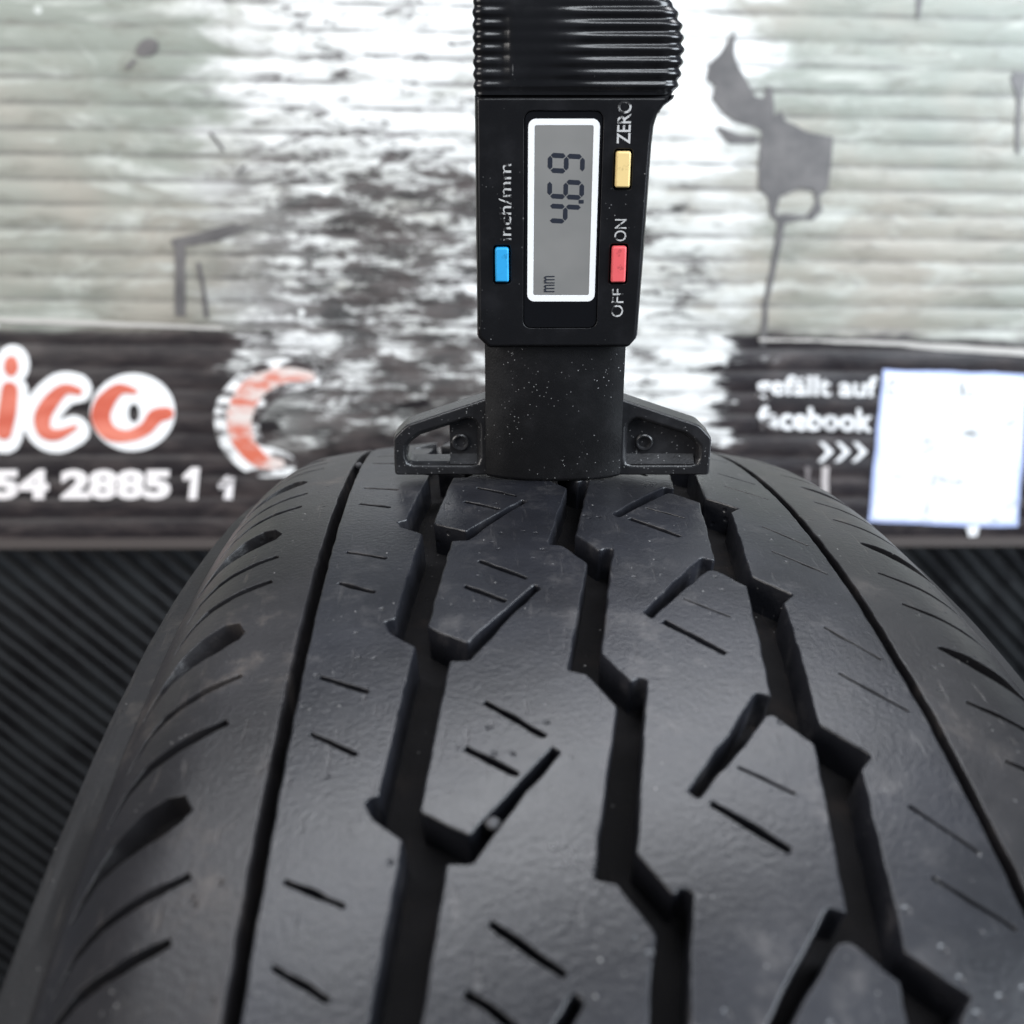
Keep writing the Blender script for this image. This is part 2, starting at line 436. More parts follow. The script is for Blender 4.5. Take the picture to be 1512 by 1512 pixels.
M_STAIN = NT("grey_residue"); _n = M_STAIN
_a = _n.noise(_n.co, 60, 5, 0.7)
_n.set(Base_Color=_n.mix(_n.step(_a, 0.3, 0.7), (0.075, 0.071, 0.072), (0.13, 0.122, 0.12)), Roughness=0.45); M_STAIN = _n.m
def cpx(pts, ox, oy, s): return [(ox+a_/s, oy+b_/s) for a_, b_ in pts]
R_ = lambda p: cpx(p, 900, 0, 2.4706)
L_ = lambda p: cpx(p, 0, 0, 1.9895)
decal("residue_blot", R_([(460, 110), (430, 150), (400, 200), (360, 240), (350, 290), (385, 310), (370, 360), (400, 400), (450, 440), (540, 470), (556, 482), (545, 560), (545, 690), (575, 720), (590, 790), (612, 808), (590, 950), (560, 1100), (550, 1262), (572, 1262), (577, 1100), (612, 960), (640, 812), (700, 800), (740, 805), (775, 770), (765, 720), (800, 680), (815, 500), (720, 480), (640, 440), (625, 400), (602, 430), (592, 320), (570, 310), (560, 360), (530, 350), (500, 290), (470, 240), (455, 190)]), M_STAIN,
      holes=[R_([(622, 720), (690, 685), (742, 695), (748, 740), (720, 786), (640, 780), (606, 786)])], jit=0.25)
decal("residue_streak", R_([(385, 470), (440, 524), (536, 524), (540, 496), (470, 492), (400, 462)]), M_STAIN, jit=0.2)
decal("residue_streak", R_([(1460, 290), (1475, 265), (1530, 265), (1505, 340), (1495, 560), (1480, 560), (1485, 350)]), M_STAIN, jit=0.2)
decal("residue_streak", R_([(1116, -20), (1147, -20), (1130, 65), (1120, 65)]), M_STAIN, jit=0.2)
decal("residue_blot", L_([(433+34*math.cos(t)-4*math.sin(t), 140+26*math.sin(t)-6*math.cos(t)) for t in np.linspace(0, 2*math.pi, 18)[:-1]]), M_STAIN, jit=0.2)
decal("residue_streak", L_([(366, 196), (380, 203), (404, 176), (392, 172)]), M_STAIN, jit=0.1)
decal("residue_blot", L_([(502, 705), (690, 655), (740, 662), (640, 712), (545, 728), (548, 925), (516, 925), (515, 738)]), M_STAIN, jit=0.4)
decal("residue_streak", L_([(576, 770), (592, 850), (600, 935), (614, 935), (604, 850), (588, 770)]), M_STAIN, jit=0.2)
decal("residue_streak", L_([(612, 388), (650, 440), (662, 442), (624, 390)]), M_STAIN, jit=0.1)
decal("residue_streak", L_([(688, 517), (716, 484), (726, 486), (700, 512)]), M_STAIN, jit=0.1)
# film seam above the dark band, its edge highlight put into the pale colour
M_SEAM_HIGHLIGHT = simple("pale_seam_highlight", (0.50, 0.48, 0.45), 0.3)
decal("film_seam_highlight", [(-60, 467), (120, 473), (330, 483), (330, 487), (120, 480), (-60, 473)], M_SEAM_HIGHLIGHT, yf=-0.9, th=1.2, jit=0.15)
decal("film_seam_highlight", [(1120, 503), (1290, 508), (1430, 520), (1560, 528), (1560, 518), (1430, 510), (1290, 503), (1120, 500)], M_SEAM_HIGHLIGHT, yf=-0.9, th=1.2, jit=0.2)

# ---- lettering on the board
def flaked(name, col, lo, hi, under=(0.05, 0.04, 0.04)):
    n = NT(name)
    q = n.noise(n.mapping((26, 1, 80)), 1.0, 8, 0.7, 0.5)
    n.set(Base_Color=n.mix(n.step(q, lo, hi), col, under), Roughness=0.4)
    return n.m
M_LW = simple("white_lettering", (0.88, 0.88, 0.88), 0.35)
n = NT("orange_red_lettering")
n.set(Base_Color=n.mix(n.step(n.noise(n.mapping((20, 1, 70)), 1.0, 6), 0.35, 0.7), (0.58, 0.11, 0.065), (0.76, 0.23, 0.16)), Roughness=0.4)
M_LR = n.m
M_LWF = flaked("flaked_white_lettering", (0.86, 0.86, 0.85), 0.47, 0.55)
M_LRF = flaked("flaked_red_lettering", (0.62, 0.15, 0.09), 0.42, 0.58, (0.70, 0.62, 0.58))
C_ = lambda p: cpx(p, 0, 450, 2.1)
def smooth_line(pts, k=5):
    P = np.array(pts, float); n_ = len(P); out = []
    for i in range(n_-1):
        p0, p1, p2, p3 = P[max(i-1, 0)], P[i], P[i+1], P[min(i+2, n_-1)]
        for j in range(k):
            t = j/k; out.append(0.5*((2*p1)+(-p0+p2)*t+(2*p0-5*p1+4*p2-p3)*t*t+(-p0+3*p1-3*p2+p3)*t**3))
    out.append(P[-1]); return np.array(out)
def brush(name, pts, w, mat, yf, parent):
    """a brush stroke with round ends in board coordinates (crop pixels in, widths too)"""
    P = smooth_line([wl(*q) for q in C_(pts)]); s = 0.385/2.1
    ww = np.interp(np.linspace(0, 1, len(P)), np.linspace(0, 1, len(w)), w)*s
    d = np.gradient(P, axis=0); d /= np.linalg.norm(d, axis=1)[:, None]; nn = np.stack([-d[:, 1], d[:, 0]], 1)
    def cap(c, dirv, r):
        a0 = math.atan2(dirv[1], dirv[0]); return [c+r*np.array([math.cos(a0+t), math.sin(a0+t)]) for t in np.linspace(math.pi/2, -math.pi/2, 7)[1:-1]]
    L = list(P+nn*ww[:, None]); Rr_ = list((P-nn*ww[:, None])[::-1])
    loop = L+cap(P[-1], d[-1], ww[-1])+Rr_+cap(P[0], -d[0], ww[0])
    return shell(name, np.array(loop), [], flat_map(yf), mat, parent, e=0.08, depth=0.4)
def ellipse(cx_, cy_, rx, ry, rot=0.0, k=36):
    return [(cx_+rx*math.cos(t)*math.cos(rot)-ry*math.sin(t)*math.sin(rot), cy_+rx*math.cos(t)*math.sin(rot)+ry*math.sin(t)*math.cos(rot)) for t in np.linspace(0, 2*math.pi, k+1)[:-1]]
# i
w_ = brush("letter_outline", [(30, 265), (22, 330), (8, 405)], [58, 62, 60], M_LW, -0.30, board)
brush("letter_face", [(32, 262), (24, 330), (12, 395)], [24, 27, 24], M_LR, -0.75, w_)
w_ = decal("letter_dot", C_(ellipse(40, 185, 53, 62)), M_LW, yf=-0.42)
decal("letter_face", C_(ellipse(36, 190, 22, 32)), M_LR, yf=-0.80, parent=w_)
# c
w_ = brush("letter_outline", [(238, 258), (196, 262), (152, 300), (126, 350), (138, 398), (180, 412), (232, 388)], [48, 54, 56, 56, 52, 50, 48], M_LW, -0.36, board)
brush("letter_face", [(244, 268), (200, 262), (156, 304), (132, 352), (142, 394), (182, 402), (236, 378)], [12, 17, 24, 25, 23, 17, 6], M_LR, -0.75, w_)
# o
w_ = decal("letter_outline", C_(ellipse(412, 333, 132, 121, -0.05)), M_LW, yf=-0.48, holes=[C_(ellipse(416, 336, 17, 29))])
brush("letter_face", [(420, 268), (370, 262), (326, 305), (314, 352), (342, 396), (398, 406), (452, 384), (484, 346), (520, 336)], [8, 18, 28, 30, 26, 18, 20, 24, 20], M_LR, -0.85, w_)
# large flaking C
w_ = brush("letter_outline", [(955, 225), (880, 220), (790, 262), (738, 335), (745, 415), (800, 478), (880, 495)], [40, 56, 66, 72, 68, 58, 40], M_LWF, -0.36, board)
brush("letter_face", [(960, 222), (880, 218), (790, 258), (745, 335), (752, 415), (806, 480), (870, 492)], [16, 24, 36, 40, 36, 26, 14], M_LRF, -0.75, w_)

def text_mesh(name, body, mat, parent, fit, place, off=0.0, extrude=0.0):
    """text in Blender's own font as a mesh; fit=(width,height) mm; place maps (x,y,z) text mm -> metres"""
    cu = bpy.data.curves.new("t", 'FONT'); cu.body = body; cu.size = 1; cu.offset = off; cu.extrude = 0.02; cu.resolution_u = 3
    ob = bpy.data.objects.new("t", cu); COL.objects.link(ob)
    dg = bpy.context.evaluated_depsgraph_get(); me = bpy.data.meshes.new_from_object(ob.evaluated_get(dg))
    bpy.data.objects.remove(ob); bpy.data.curves.remove(cu)
    co = np.array([v.co[:] for v in me.vertices]); lo, hi = co.min(0), co.max(0)
    u = (co-lo)/np.maximum(hi-lo, 1e-9)
    for v, q in zip(me.vertices, u): v.co = place(q[0]*fit[0], q[1]*fit[1], q[2])
    me.name = name; me.materials.clear(); me.materials.append(mat); me.update()
    return link(bpy.data.objects.new(name, me), parent)
def board_text(name, body, x0, y0, x1, y1, mat, off, slant=0.0, drop=0.0):
    """x0,y0 top left and x1,y1 bottom right in photo pixels, drop: px fall over the width"""
    a_, b_, c_ = wl(x0, y1), wl(x1, y1+drop), wl(x0+slant, y0)
    ex, ez = (b_-a_), (c_-a_)
    def place(tx, ty, tz):
        p = a_+ex*tx+ez*ty; return Vector((p[0]*MM, (-0.55+0.6*(1-tz)-0.25)*MM, p[1]*MM))
    return text_mesh(name, body, mat, board, (1, 1), place, off)
M_LS0 = flaked("scuffed_number_lettering", (0.86, 0.82, 0.82), 0.56, 0.64)
M_PINK = simple("white_number_lettering", (0.88, 0.83, 0.82), 0.35)
for body, x0, x1, m_ in (("54", -12, 72, M_PINK), ("2885", 90, 252, M_PINK)):
    board_text("number_lettering", body, x0, 693, x1, 737, m_, 0.055)
for x0, y0, m_ in ((270, 690, M_PINK), (322, 702, M_LS0)):      # two half-worn ones
    decal("number_lettering", [(x0, y0+12), (x0+13, y0), (x0+25, y0), (x0+21, 737), (x0+8, 737), (x0+12, y0+15), (x0+2, y0+20)], m_, yf=-0.5)
M_LS = flaked("scuffed_white_lettering", (0.86, 0.86, 0.86), 0.56, 0.64)
board_text("word_lettering", "gefällt auf", 1116, 553, 1294, 592, M_LS, 0.02, 0, 3)
board_text("word_lettering", "facebook", 1119, 599, 1288, 634, M_LS, 0.03, 0, 4)
for k in range(3):
    x0 = 1209+k*25
    decal("chevron", [(x0, 653), (x0+7, 653), (x0+22, 667), (x0+5, 682), (x0-2, 682), (x0+12, 667)], M_LW, yf=-0.4)
n = NT("white_label_film")
q = n.noise(n.mapping((60, 1, 90)), 1.0, 8, 0.75, 0.6)
n.set(Base_Color=n.mix(n.step(q, 0.55, 0.62), (0.90, 0.91, 0.93), (0.22, 0.23, 0.23)), Roughness=0.4)
w_ = decal("white_label", [(1303, 546), (1519, 553), (1502, 778), (1282, 771)], simple("pale_blue_label_border", (0.50, 0.58, 0.88), 0.4), yf=-0.5, jit=0.3)
decal("label_face", [(1309, 552), (1512, 559), (1496, 771), (1289, 765)], n.m, yf=-0.9, parent=w_, jit=0.4)
M_SMEAR = simple("pale_smear", (0.50, 0.46, 0.45), 0.5)
decal("pale_smear", [(1212, 690), (1224, 690), (1222, 735), (1214, 735)], M_SMEAR, jit=0.3)
decal("pale_smear", [(1188, 690), (1196, 690), (1194, 722), (1189, 722)], simple("faint_smear", (0.2, 0.18, 0.18), 0.5), jit=0.3)
decal("pale_smear", [(1425, 777), (1444, 777), (1440, 792), (1428, 792)], M_LW, yf=-1.8, jit=0.4)

# ================================================================== THE TYRE
R0 = 258.512; TH0 = math.radians(16.0)
RC, VS, RS, AM = 260.0, 46.5, 18.0, 1.0
tyre = tag(empty("car_tyre", (0, 0, 0)), "worn black tyre standing upright with zigzag tread grooves under the gauge", "tyre")
def profile(v):
    s = np.abs(v); a0 = VS/RC
    a1 = np.minimum(s, VS)/RC
    u = RC*np.sin(a1); d = RC*(1-np.cos(a1))
    t = np.clip((s-VS)/RS, 0, AM-a0); an = np.where(s < VS, a1, a0+t)
    u = u+np.where(s > VS, RS*(np.sin(a0+t)-math.sin(a0)), 0); d = d+np.where(s > VS, RS*(math.cos(a0)-np.cos(a0+t)), 0)
    ex = np.maximum(s-VS-RS*(AM-a0), 0)
    return np.sign(v)*(u+ex*math.cos(AM)), d+ex*math.sin(AM), an*np.sign(v)
def tread_map(P, h):
    u, d, an = profile(P[:, 0]); th = P[:, 1]/R0-TH0
    u = u+h*np.sin(an); r = R0-d+h*np.cos(an)
    X = np.stack([u, -r*np.sin(th), R0+r*np.cos(th)], 1)
    er = np.stack([np.zeros_like(th), -np.sin(th), np.cos(th)], 1)
    es = np.stack([np.zeros_like(th), -np.cos(th), -np.sin(th)], 1)
    exx = np.tile([1., 0, 0], (len(th), 1))
    ca, sa = np.cos(an)[:, None], np.sin(an)[:, None]
    return X, exx*ca-er*sa, es, er*ca+exx*sa
KP = np.arange(-3, 7.0); KS = np.array([1.3, 30.9, 60.5, 90.1, 119.95, 151.2, 178.5, 208.1, 237.7, 267.3])
REST = (2*math.pi*R0-(KS[-1]-KS[0]))/46.0
def arc(ph):
    ph = np.asarray(ph, float); s = np.interp(ph, KP, KS)
    return s+np.where(ph < -3, (ph+3)*REST, 0)+np.where(ph > 6, (ph-6)*REST, 0)
def to_mm(pts, k): P = np.array(pts, float); return np.stack([P[:, 0], arc(P[:, 1]+k)], 1)
def step_at(p): return 0.9 if -20 < p[1] < 215 else 3.0
def near(k): return -4 <= k <= 5

def rib(name, left, right, holes, cut, label, mat, e=0.30, depthf=None):
    """left/right: edge points (v, phase) of one pitch, phases rising; holes: (points, widths, lo-fi too)"""
    K0, K1 = -26, 29
    def chain(edge, flip=False):
        pts = []
        for k in range(K0-3, K1+4):
            pts += [(v, ph+k) for v, ph in edge]
        return pts
    def clip(pts):
        lo, hi = K0+cut, K1+cut
        # first and last points at the cut by interpolation
        out = []
        for (a, b) in zip(pts[:-1], pts[1:]):
            if a[1] < lo <= b[1] and not out:
                t = (lo-a[1])/(b[1]-a[1]); out.append((a[0]+(b[0]-a[0])*t, lo))
            if out:
                if a[1] <= hi < b[1] and a[1] > hi-0.9:
                    t = (hi-a[1])/(b[1]-a[1]); out.append((a[0]+(b[0]-a[0])*t, hi)); return out
                out.append(b)
        return out
    L = clip(chain(left)); Rr = clip(chain(right))
    P = to_mm(L+Rr[::-1], 0)
    P = resample(soften(ccw(P), 0.35), step_at)
    H = []
    for pts, ws in holes:
        for k in range(K0-1, K1+1):
            q = to_mm(pts, k)
            if q[:, 1].min() < arc(K0+cut)+1 or q[:, 1].max() > arc(K1+cut)-1: continue
            if not near(k) and max(ws) < 0.45: continue
            j = rng.normal(0, 0.15, 2) if True else 0
            q = q+j
            st = 0.8 if near(k) else 3.0
            H.append(resample(soften(stroke(q, np.array(ws)*rng.uniform(0.85, 1.15)), 0.15), lambda a: st))
    v0, v1 = P[:, 0].min(), P[:, 0].max(); s0, s1 = P[:, 1].min(), P[:, 1].max()
    g = [(v, s) for s in np.arange(s0, s1, 2.6) if -20 < s < 215 for v in np.arange(v0+1, v1, 2.6)]
    g += [(v, s) for s in np.arange(s0, s1, 6.0) if not -20 < s < 215 for v in np.arange(v0+1, v1, 5.0)]
    g = np.array(g)+rng.uniform(-0.3, 0.3, (len(g), 2))
    o = shell(name, P, H, tread_map, mat, tyre, e=e, eh=0.14, depthf=depthf or (lambda q: np.full(len(q), 5.4)), draft=0.0, grid=g, jit=0.06, flip=True)
    o["label"] = label
    return o

# edges of one pitch, (v in mm from the middle, phase along the pitch)
C1_L = [(-18.85, 0.505), (-21.7, 1.275), (-16.65, 1.405), (-12.3, 1.208), (-7.55, 0.992), (-6.85, 1.022), (-11.2, 1.235), (-16.45, 1.512)]
C1_R = [(0.25, 0.80), (-4.75, 1.595), (-2.75, 1.612)]
C2_L = [(4.3, 0.65), (-0.5, 1.495), (2.45, 1.67), (3.15, 1.645)]
C2_R = [(21.65, 0.965), (18.7, 1.735), (17.0, 1.715), (12.0, 1.945), (6.1, 2.215), (6.9, 2.258), (12.7, 2.012), (17.05, 1.832), (18.1, 1.830)]
I2_L = [(25.75, 1.09), (23.0, 1.868), (27.7, 2.012)]
I1_R = [(-23.1, 0.40), (-25.85, 1.19), (-27.35, 1.212), (-26.5, 1.285)]
TL, TR = 37.45, 37.45
sip = lambda a, b, w: ([a, ((a[0]+b[0])/2, (a[1]+b[1])/2), b], [w*0.8, w, w*0.8])
rib("centre_rib", C1_L, C1_R, [sip((-14.9, 0.750), (-8.4, 0.940), 0.90), sip((-17.1, 0.98), (-11.6, 1.125), 0.82)], 0.65,
    "left centre rib with hooked slots and short sipes", M_RUB)
rib("centre_rib", C2_L, C2_R, [sip((11.9, 1.11), (17.3, 1.235), 0.36), sip((8.3, 1.275), (15.0, 1.485), 0.92)], 0.58,
    "right centre rib with hooked slots and short sipes", M_RUB)
rib("middle_rib", [(-TL+0.8, 0.1), (-TL+0.8, 0.6)], I1_R, [sip((-34.4, 0.535), (-28.2, 0.655), 0.66), sip((-34.3, 0.845), (-28.9, 0.972), 0.66)], 0.75,
    "rib between left zigzag groove and left thin groove", M_RUB)
rib("middle_rib", I2_L, [(TR-0.62, 0.1), (TR-0.62, 0.6)], [sip((29.4, 1.255), (35.0, 1.452), 0.36), sip((28.5, 1.575), (35.0, 1.770), 0.40)], 0.82,
    "rib between right zigzag groove and right thin groove", M_RUB)
dsh = lambda q: np.interp(np.abs(q[:, 0]), [39, 45, 54, 62], [5.2, 3.6, 2.9, 1.3])
VE = 62.0
lsip = lambda p0: ([(-44.5, p0), (-48.5, p0+0.065), (-53.0, p0+0.145), (-55.6, p0+0.235), (-57.4, p0+0.36)], [0.95, 1.45, 1.45, 0.85, 0.3])
rsip = lambda p0: ([(43.9, p0), (48.0, p0+0.075), (52.0, p0+0.145), (55.5, p0+0.20)], [0.45, 0.8, 1.0, 0.6])
rib("shoulder_rib", [(-VE, 0.1), (-VE, 0.6)], [(-TL-0.8, 0.1), (-TL-0.8, 0.6)],
    [lsip(0.462), lsip(0.728), ([(-46.3, 0.125), (-47.6, 0.150), (-50.2, 0.205), (-53.2, 0.275), (-55.6, 0.36), (-58.4, 0.51)], [2.6, 4.8, 5.6, 4.6, 2.2, 0.7])], 0.03 + 1.0,
    "left shoulder rib with curved shoulder cuts", M_RUB_SH, depthf=dsh)
rib("shoulder_rib", [(TR+0.62, 0.1), (TR+0.62, 0.6)], [(VE, 0.1), (VE, 0.6)],
    [rsip(0.668), rsip(0.975), ([(44.9, 0.300), (46.5, 0.335), (49.5, 0.395), (52.5, 0.45), (56.0, 0.51)], [0.7, 1.8, 3.2, 3.4, 1.6])], 0.10,
    "right shoulder rib with curved shoulder cuts", M_RUB_SH, depthf=dsh)

# small stones caught in the tread
def stone(v, ph, h, size, label):
    X, ev, es, en = tread_map(np.array([[v, float(arc(ph))]]), np.array([h]))
    V = []; F = []
    m, n_ = 7, 10
    for i in range(m+1):
        a = math.pi*i/m
        for j in range(n_):
            b = 2*math.pi*j/n_; r = 1+rng.uniform(-0.16, 0.16)
            V.append((r*size[0]*math.sin(a)*math.cos(b)*MM, r*size[1]*math.sin(a)*math.sin(b)*MM, r*size[2]*math.cos(a)*MM))
    for i in range(m):
        for j in range(n_): F.append((i*n_+j, (i+1)*n_+j, (i+1)*n_+(j+1) % n_, i*n_+(j+1) % n_))
    o = mesh_obj("small_stone", V, F, M_STONE); o.location = Vector(X[0])*MM; o.rotation_euler = (0.5, 0.3, 0.8)
    return tag(o, label, "stone")
M_STONE = simple("grey_grit", (0.05, 0.049, 0.052), 0.8)
stone(-14.2, 2.335, -0.7, (1.0, 0.75, 0.6), "small grey stone stuck in the hooked slot of the left centre rib")
stone(-37.45, -1.25, -0.6, (0.9, 0.8, 0.8), "small stone stuck in the left thin groove beside the gauge foot")

# carcass: groove floor, sidewalls with fine rings, beads and inside
half = []
for v in (0, 6, 12, 18, 24, 30, 36, 40, 43, 46, 49, 52, 55, 58, 60, 61.7):
    u, d, an = (float(np.ravel(q)[0]) for q in profile(np.array([float(v)])))
    h = float(np.interp(v, [39, 45, 54, 60, 61.7], [5.0, 3.3, 2.5, 1.0, 0.15]))
    half.append((u-h*math.sin(an), R0-d-h*math.cos(an)))
side = [(58.9, 13.2), (60.9, 13.5), (60.2, 14.9), (62.4, 15.1), (61.6, 16.5), (63.7, 16.8), (62.9, 18.2), (64.9, 18.5), (64.2, 20.0), (65.4, 21), (66.6, 26), (68.6, 34), (70.2, 43), (70.8, 54), (69.0, 66),
        (64.5, 78), (60.5, 86), (59.6, 90), (58.4, 92), (56, 94.5), (52, 95.5), (49, 94), (49.5, 88), (54, 81), (60, 70), (62.5, 56), (62, 42), (58, 28), (50, 18.5), (38, 14.5), (20, 12.8), (0, 12.2)]
NS = 300
def revolve(name, ring, mat, rough=0.0, sharp=50):
    V, F = [], []; m_ = len(ring)
    nz = rng.normal(0, 1, (NS, m_)); nz = (nz+np.roll(nz, 1, 0))*0.5*rough
    for i in range(NS):
        t = 2*math.pi*i/NS
        for k, (u, r) in enumerate(ring):
            w = nz[i, k] if 0 < k < m_-1 else 0.0
            V.append((u*MM, -(r+w)*math.sin(t)*MM, (R0+(r+w)*math.cos(t))*MM))
    for i in range(NS):
        for j in range(m_-1):
            a, b = i*m_+j, i*m_+j+1; c_, d_ = ((i+1) % NS)*m_+j+1, ((i+1) % NS)*m_+j
            F.append((a, d_, c_, b))
    return mesh_obj(name, V, F, mat, tyre, sharp=math.radians(sharp))
side = [(u, R0-d) for u, d in side]
outer_, inner_ = side[:21], side[20:]
revolve("groove_floor", [(-u, r) for u, r in half[::-1][:-1]]+half, M_FLOOR)
revolve("sidewall", [half[-1]]+outer_, M_SIDE, 0.10, 30)
revolve("sidewall", [(-u, r) for u, r in ([half[-1]]+outer_)[::-1]], M_SIDE, 0.10, 30)
revolve("inner_liner", inner_+[(-u, r) for u, r in inner_[::-1][1:]], M_FLOOR)

# ================================================================== THE GAUGE
GO = np.array([-1.65606521, -4.28523723, 516.98417692]); GO[2] += 0.05
GX = np.array([0.99878617, -0.04757573, 0.01275696]); GY = np.array([0.04566604, 0.99145664, 0.12218161]); GZ = np.array([-0.01846085, -0.12145074, 0.99242577])
gauge = tag(empty("tread_depth_gauge", (0, 0, 0)), "black digital tread depth gauge reading 4.69 mm standing on the tyre tread", "depth gauge")
gauge.matrix_world = Matrix(((GX[0], GY[0], GZ[0], GO[0]*MM), (GX[1], GY[1], GZ[1], GO[1]*MM), (GX[2], GY[2], GZ[2], GO[2]*MM), (0, 0, 0, 1)))
FY = -5.0
def gplate(name, outer, holes, yf, depth, mat, parent=gauge, e=0.3, eh=None, step=1.5, back=True, jit=0.0, grid=None):
    O_ = resample(np.asarray(outer, float), lambda a: step); H_ = [resample(np.asarray(h, float), lambda a: step) for h in holes]
    return shell(name, O_, H_, flat_map(yf), mat, parent, e=e, eh=eh, depth=depth, back=back, jit=jit, grid=grid)
def arcpts(c, r, a0, a1, k): return [(c[0]+r*math.cos(math.radians(a)), c[1]+r*math.sin(math.radians(a))) for a in np.linspace(a0, a1, k)]

case_out = [(-12.5, 25.7), (-12.3, 25.2), (-10.9, 23.8), (-10.4, 23.6), (11.5, 23.7), (11.9, 23.9), (12.9, 25.1), (13.1, 25.7), (13.5, 40), (13.85, 54.5), (14.05, 57.0), (14.5, 58.6), (15.4, 59.8), (16.7, 60.7), (16.9, 61.2), (-12.4, 61.2)]
win = rrect(-5.15, 6.5, 26.9, 59.1, 1.2)
btn = {"yellow": (8.55, 10.75, 48.3, 53.5, M_YEL), "red": (8.45, 10.7, 34.15, 39.7, M_RED), "blue": (-9.55, -7.45, 34.2, 39.5, M_BLU)}
slots = [rrect(b[0]-0.28, b[1]+0.28, b[2]-0.3, b[3]+0.3, 0.45, 4) for b in btn.values()]
gplate("casing", case_out, [win]+slots, FY, 15.0, M_CASE, e=0.75, eh=0.13, jit=0.012)
V, F = box(-11.5, 12.2, -3.4, -3.0, 25.2, 60.5)
mesh_obj("inner_plate", np.array(V)*MM, F, M_SLOT, gauge, smooth=False)
panel = gplate("display_window", rrect(-5.1, 6.45, 26.95, 59.05, 1.15), [], FY+0.22, 1.0, M_PANEL, e=0.1)
gplate("display_frame", rrect(-4.55, 6.05, 31.1, 58.0, 1.1), [rrect(-3.62, 5.12, 32.1, 57.1, 0.3)], FY+0.16, 0.2, M_WHITE, parent=panel, e=0.04, back=False)
lcd = gplate("display", rrect(-3.75, 5.25, 31.95, 57.2, 0.2), [], FY+0.20, 0.2, M_LCD, parent=gauge, e=0.02, back=False)
# seven-segment digits, turned a quarter left: digit up is -x, digit right is +z
SEG = {'a': ((0, 1), (1, 1)), 'b': ((1, 1), (1, .5)), 'c': ((1, .5), (1, 0)), 'd': ((0, 0), (1, 0)), 'e': ((0, .5), (0, 0)), 'f': ((0, 1), (0, .5)), 'g': ((0, .5), (1, .5))}
DIG = {'4': 'fgbc', '6': 'acdefg', '9': 'abcdfg'}
XT, XB = -1.25, 3.60        # x of digit top and bottom centre lines
def seg(name, p0, p1, z0, w, t=0.72):
    def pt(p): sl = (p[1]-0.5)*0.25; return np.array([XB+(XT-XB)*p[1], z0+w*p[0]+sl])
    a, b = pt(p0), pt(p1); d = b-a; L = np.linalg.norm(d); d /= L; nn = np.array([-d[1], d[0]])
    a2, b2 = a+d*0.08, b-d*0.08; k = t/2
    loop = [a2, a2+d*k+nn*k, b2-d*k+nn*k, b2, b2-d*k-nn*k, a2+d*k-nn*k]
    gplate(name, loop, [], FY+0.185, 0.05, M_SEG, parent=lcd, e=0.02, back=False, step=5)
for ch, z0 in (('4', 43.35), ('6', 46.95), ('9', 50.65)):
    for s_ in DIG[ch]: seg("digit_segment", *SEG[s_], z0, 2.15)
gplate("decimal_point", rrect(3.15, 3.95, 45.95, 46.5, 0.1, 2), [], FY+0.185, 0.05, M_SEG, parent=lcd, e=0.02, back=False)
def gtext(name, body, x_top, x_base, z0, z1, mat, parent, yf, off=0.0):
    def place(tx, ty, tz): return Vector(((x_base+(x_top-x_base)*ty)*MM, (yf-0.04*tz)*MM, (z0+(z1-z0)*tx)*MM))
    o = text_mesh(name, body, mat, parent, (1, 1), place, off); return o
gtext("unit_lettering", "mm", -1.95, -0.3, 32.6, 35.1, M_SEG, lcd, FY+0.19)
gtext("legend_lettering", "inch/mm", -8.95, -7.05, 40.5, 51.7, M_PRINT, gauge, FY-0.01, 0.002)
gtext("legend_lettering", "ZERO", 8.55, 10.60, 54.5, 60.5, M_PRINT_Z, gauge, FY-0.01, 0.012)
gtext("legend_lettering", "ON", 8.75, 10.6, 40.4, 43.7, worn_print("mostly_worn_print", (0.5, 0.5, 0.5), 0.48, 0.56, 520, 0.0405, 0.0435, -0.12), gauge, FY-0.01)
gtext("legend_lettering", "OFF", 8.7, 10.6, 28.7, 33.1, worn_print("half_worn_print", (0.55, 0.55, 0.55), 0.45, 0.55, 700), gauge, FY-0.01)
for nm, (a, b, c_, d_, m_) in btn.items():
    o = gplate("button", rrect(a, b, c_, d_, 0.35, 4), [], FY-0.55, 2.2, m_, e=0.32, jit=0.01, step=0.8)
    o["label"] = nm + " push button"

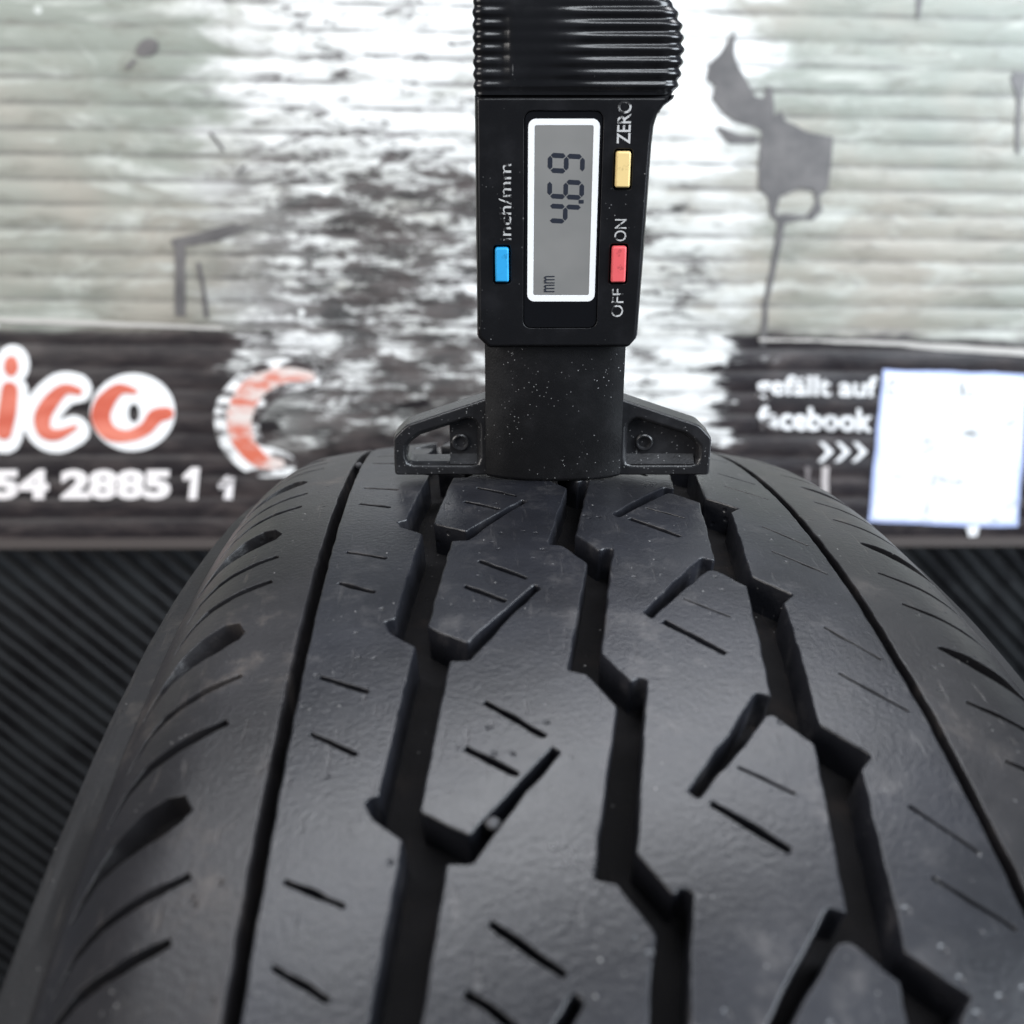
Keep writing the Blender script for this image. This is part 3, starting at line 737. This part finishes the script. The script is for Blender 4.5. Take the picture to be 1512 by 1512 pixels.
# ribbed grip: rings up the handle
def loft(name, rings, mat, parent, caps=True, sharp=math.radians(42)):
    n_ = len(rings[0]); V = [p for r in rings for p in r]; F = []
    for i in range(len(rings)-1):
        for j in range(n_):
            F.append((i*n_+j, i*n_+(j+1) % n_, (i+1)*n_+(j+1) % n_, (i+1)*n_+j))
    if caps: F += [tuple(range(n_-1, -1, -1)), tuple((len(rings)-1)*n_+j for j in range(n_))]
    return mesh_obj(name, np.array(V)*MM, F, mat, parent, sharp=sharp)
rings = []
for zz in np.arange(61.25, 75.01, 0.11):
    xr = float(np.interp(zz, [61, 62, 63.5, 67.5, 70.5, 73, 75], [16.6, 17.1, 17.5, 17.75, 17.3, 16.2, 14.6]))
    xl = -12.35; r1, r2 = 3.2, 1.2; y0, y1 = -5.15, 10.5
    L = []
    for c_, r, a0, k in (((xr-r1, y0+r1), r1, -90, 12), ((xr-r1, y1-r1), r1, 0, 8), ((xl+r2, y1-r2), r2, 90, 4), ((xl+r2, y0+r2), r2, 180, 4)):
        for a in np.linspace(a0, a0+90, k): L.append((c_[0]+r*math.cos(math.radians(a)), c_[1]+r*math.sin(math.radians(a)), math.radians(a)))
    for x_ in np.linspace(xl+r2, xr-r1, 42)[1:-1]: L.append((x_, y0, -math.pi/2))
    k_ = (zz-61.6)/1.62
    bump = (0.5-0.5*math.cos(2*math.pi*k_))**0.85
    ring_ = []
    for x_, y_, a in L:
        if y_ > 3: amp = 0.45
        else: amp = float(np.interp(x_, [-13, -9.0, -7.8, -7.2, -2, 1.5, 5, 14, 18], [0.30, 0.24, 0.15, 0.03, 0.07, 0.20, 0.32, 0.40, 0.46]))
        # thumb hollows where ridges die out
        env = float(np.interp(zz, [61.3, 62.4, 73.0, 74.2], [0, 1, 1, 0]))
        bulge = -0.55*math.cos((zz-67.5)/14*math.pi)*(1 if y_ < 0 else 0) * float(np.interp(x_, [-7.75, -7.35], [0, 1]))
        off_ = amp*bump*env
        ring_.append((x_+off_*math.cos(a), y_+off_*math.sin(a)+bulge*env, zz))
    rings.append(ring_)
loft("ribbed_grip", rings, M_GRIP, gauge, sharp=math.radians(70))
gplate("battery_cover", [(-12.2, 75.05), (14.0, 75.05), (14.2, 76.2), (13.0, 88), (11, 91), (-10, 91), (-12.2, 88)], [], -5.3, 15.5, M_GRIP, e=0.9)
for zz, xx in ((60.35, 15.9), (58.95, 14.75)):
    rr = []
    for k in range(9):
        t = -math.pi/2+math.pi*k/8
        rr.append([(xx+0.75*math.cos(t)*math.cos(q), 2.5+5.5*math.sin(t), zz+0.52*math.cos(t)*math.sin(q)) for q in np.linspace(0, 2*math.pi, 13)[:-1]])
    loft("grip_ridge", rr, M_GRIP, gauge)

# stem with rounded front
def stem_ring(zz, grow=0.0):
    xa, xb = -11.4-grow, 11.65+grow; L = []
    for t in np.linspace(0, 1, 23):
        x_ = xa+(xb-xa)*t; q = (2*t-1)
        L.append((x_, -3.9+1.9*q*q+0.5*q**8-grow, zz))
    for x_, y_ in ((xb, 8.5), (xa, 8.5)): L.append((x_, y_, zz))
    return L
loft("stem", [stem_ring(0.25, -0.45), stem_ring(0.55, -0.12), stem_ring(1.0), stem_ring(12), stem_ring(25.5)], M_STEM, gauge, sharp=math.radians(38))

# foot: two wings with dished pockets
def wing(s):
    X = lambda pts: [(s*a, b) for a, b in pts]
    out = soften(X([(27.3, 0.0), (27.2, 6.9), (25.0, 9.1), (11.0, 13.9), (11.0, 0.0)]), 0.6)
    pocket = soften(X([(24.9, 2.3), (25.0, 5.4), (22.6, 7.2), (14.2, 10.0), (12.9, 9.2), (12.9, 2.3)]), 1.0)
    w = gplate("foot_wing", out, [pocket], -0.2, 4.6, M_FOOT, e=0.40, eh=1.05, step=0.8, jit=0.01)
    inner = np.array(pocket)
    if s < 0:
        keep = soften([(-17.7, 1.6), (-12.2, 1.6), (-12.2, 10.3), (-14.2, 10.6), (-17.7, 9.2)], 0.2)
    else:
        keep = soften([(12.2, 1.6), (25.6, 1.6), (25.7, 5.6), (22.9, 7.8), (14.3, 10.7), (12.2, 9.9)], 0.4)
    gplate("pocket_floor", keep, [], 1.5, 2.0, M_FOOT, parent=w, e=0.1)
    cx_, cz_ = s*15.85, 5.6
    rr = []
    for y_, r in ((1.55, 1.55), (1.05, 1.5), (0.9, 1.3), (0.95, 1.08), (1.3, 0.95), (1.45, 0.9)):
        rr.append([(cx_+r*math.cos(t), y_, cz_+r*math.sin(t)) for t in np.linspace(0, 2*math.pi, 29)[:-1]])
    loft("rivet", rr, M_FOOT, w)
    # sill along the pocket's lower edge
    sill = [[(s*12.95, y_, z_) for y_, z_ in ((-0.05, 2.1), (1.6, 3.55), (1.7, 2.0))], [(s*24.5, y_, z_) for y_, z_ in ((-0.05, 2.1), (1.6, 3.55), (1.7, 2.0))]]
    if s > 0: loft("pocket_sill", sill, M_FOOT, w)
    else: loft("pocket_sill", [[(-17.7, y_, z_) for _, y_, z_ in sill[0]], sill[0]], M_FOOT, w)
wing(-1); wing(1)
# measuring probe reaching into the middle groove
pr = [[(1.9+r*math.cos(t), 3.5+r*math.sin(t), zz) for t in np.linspace(0, 2*math.pi, 17)[:-1]] for zz, r in ((-4.9, 0.5), (-4.6, 0.75), (1.0, 0.75))]
loft("probe", pr, M_STEEL, gauge)
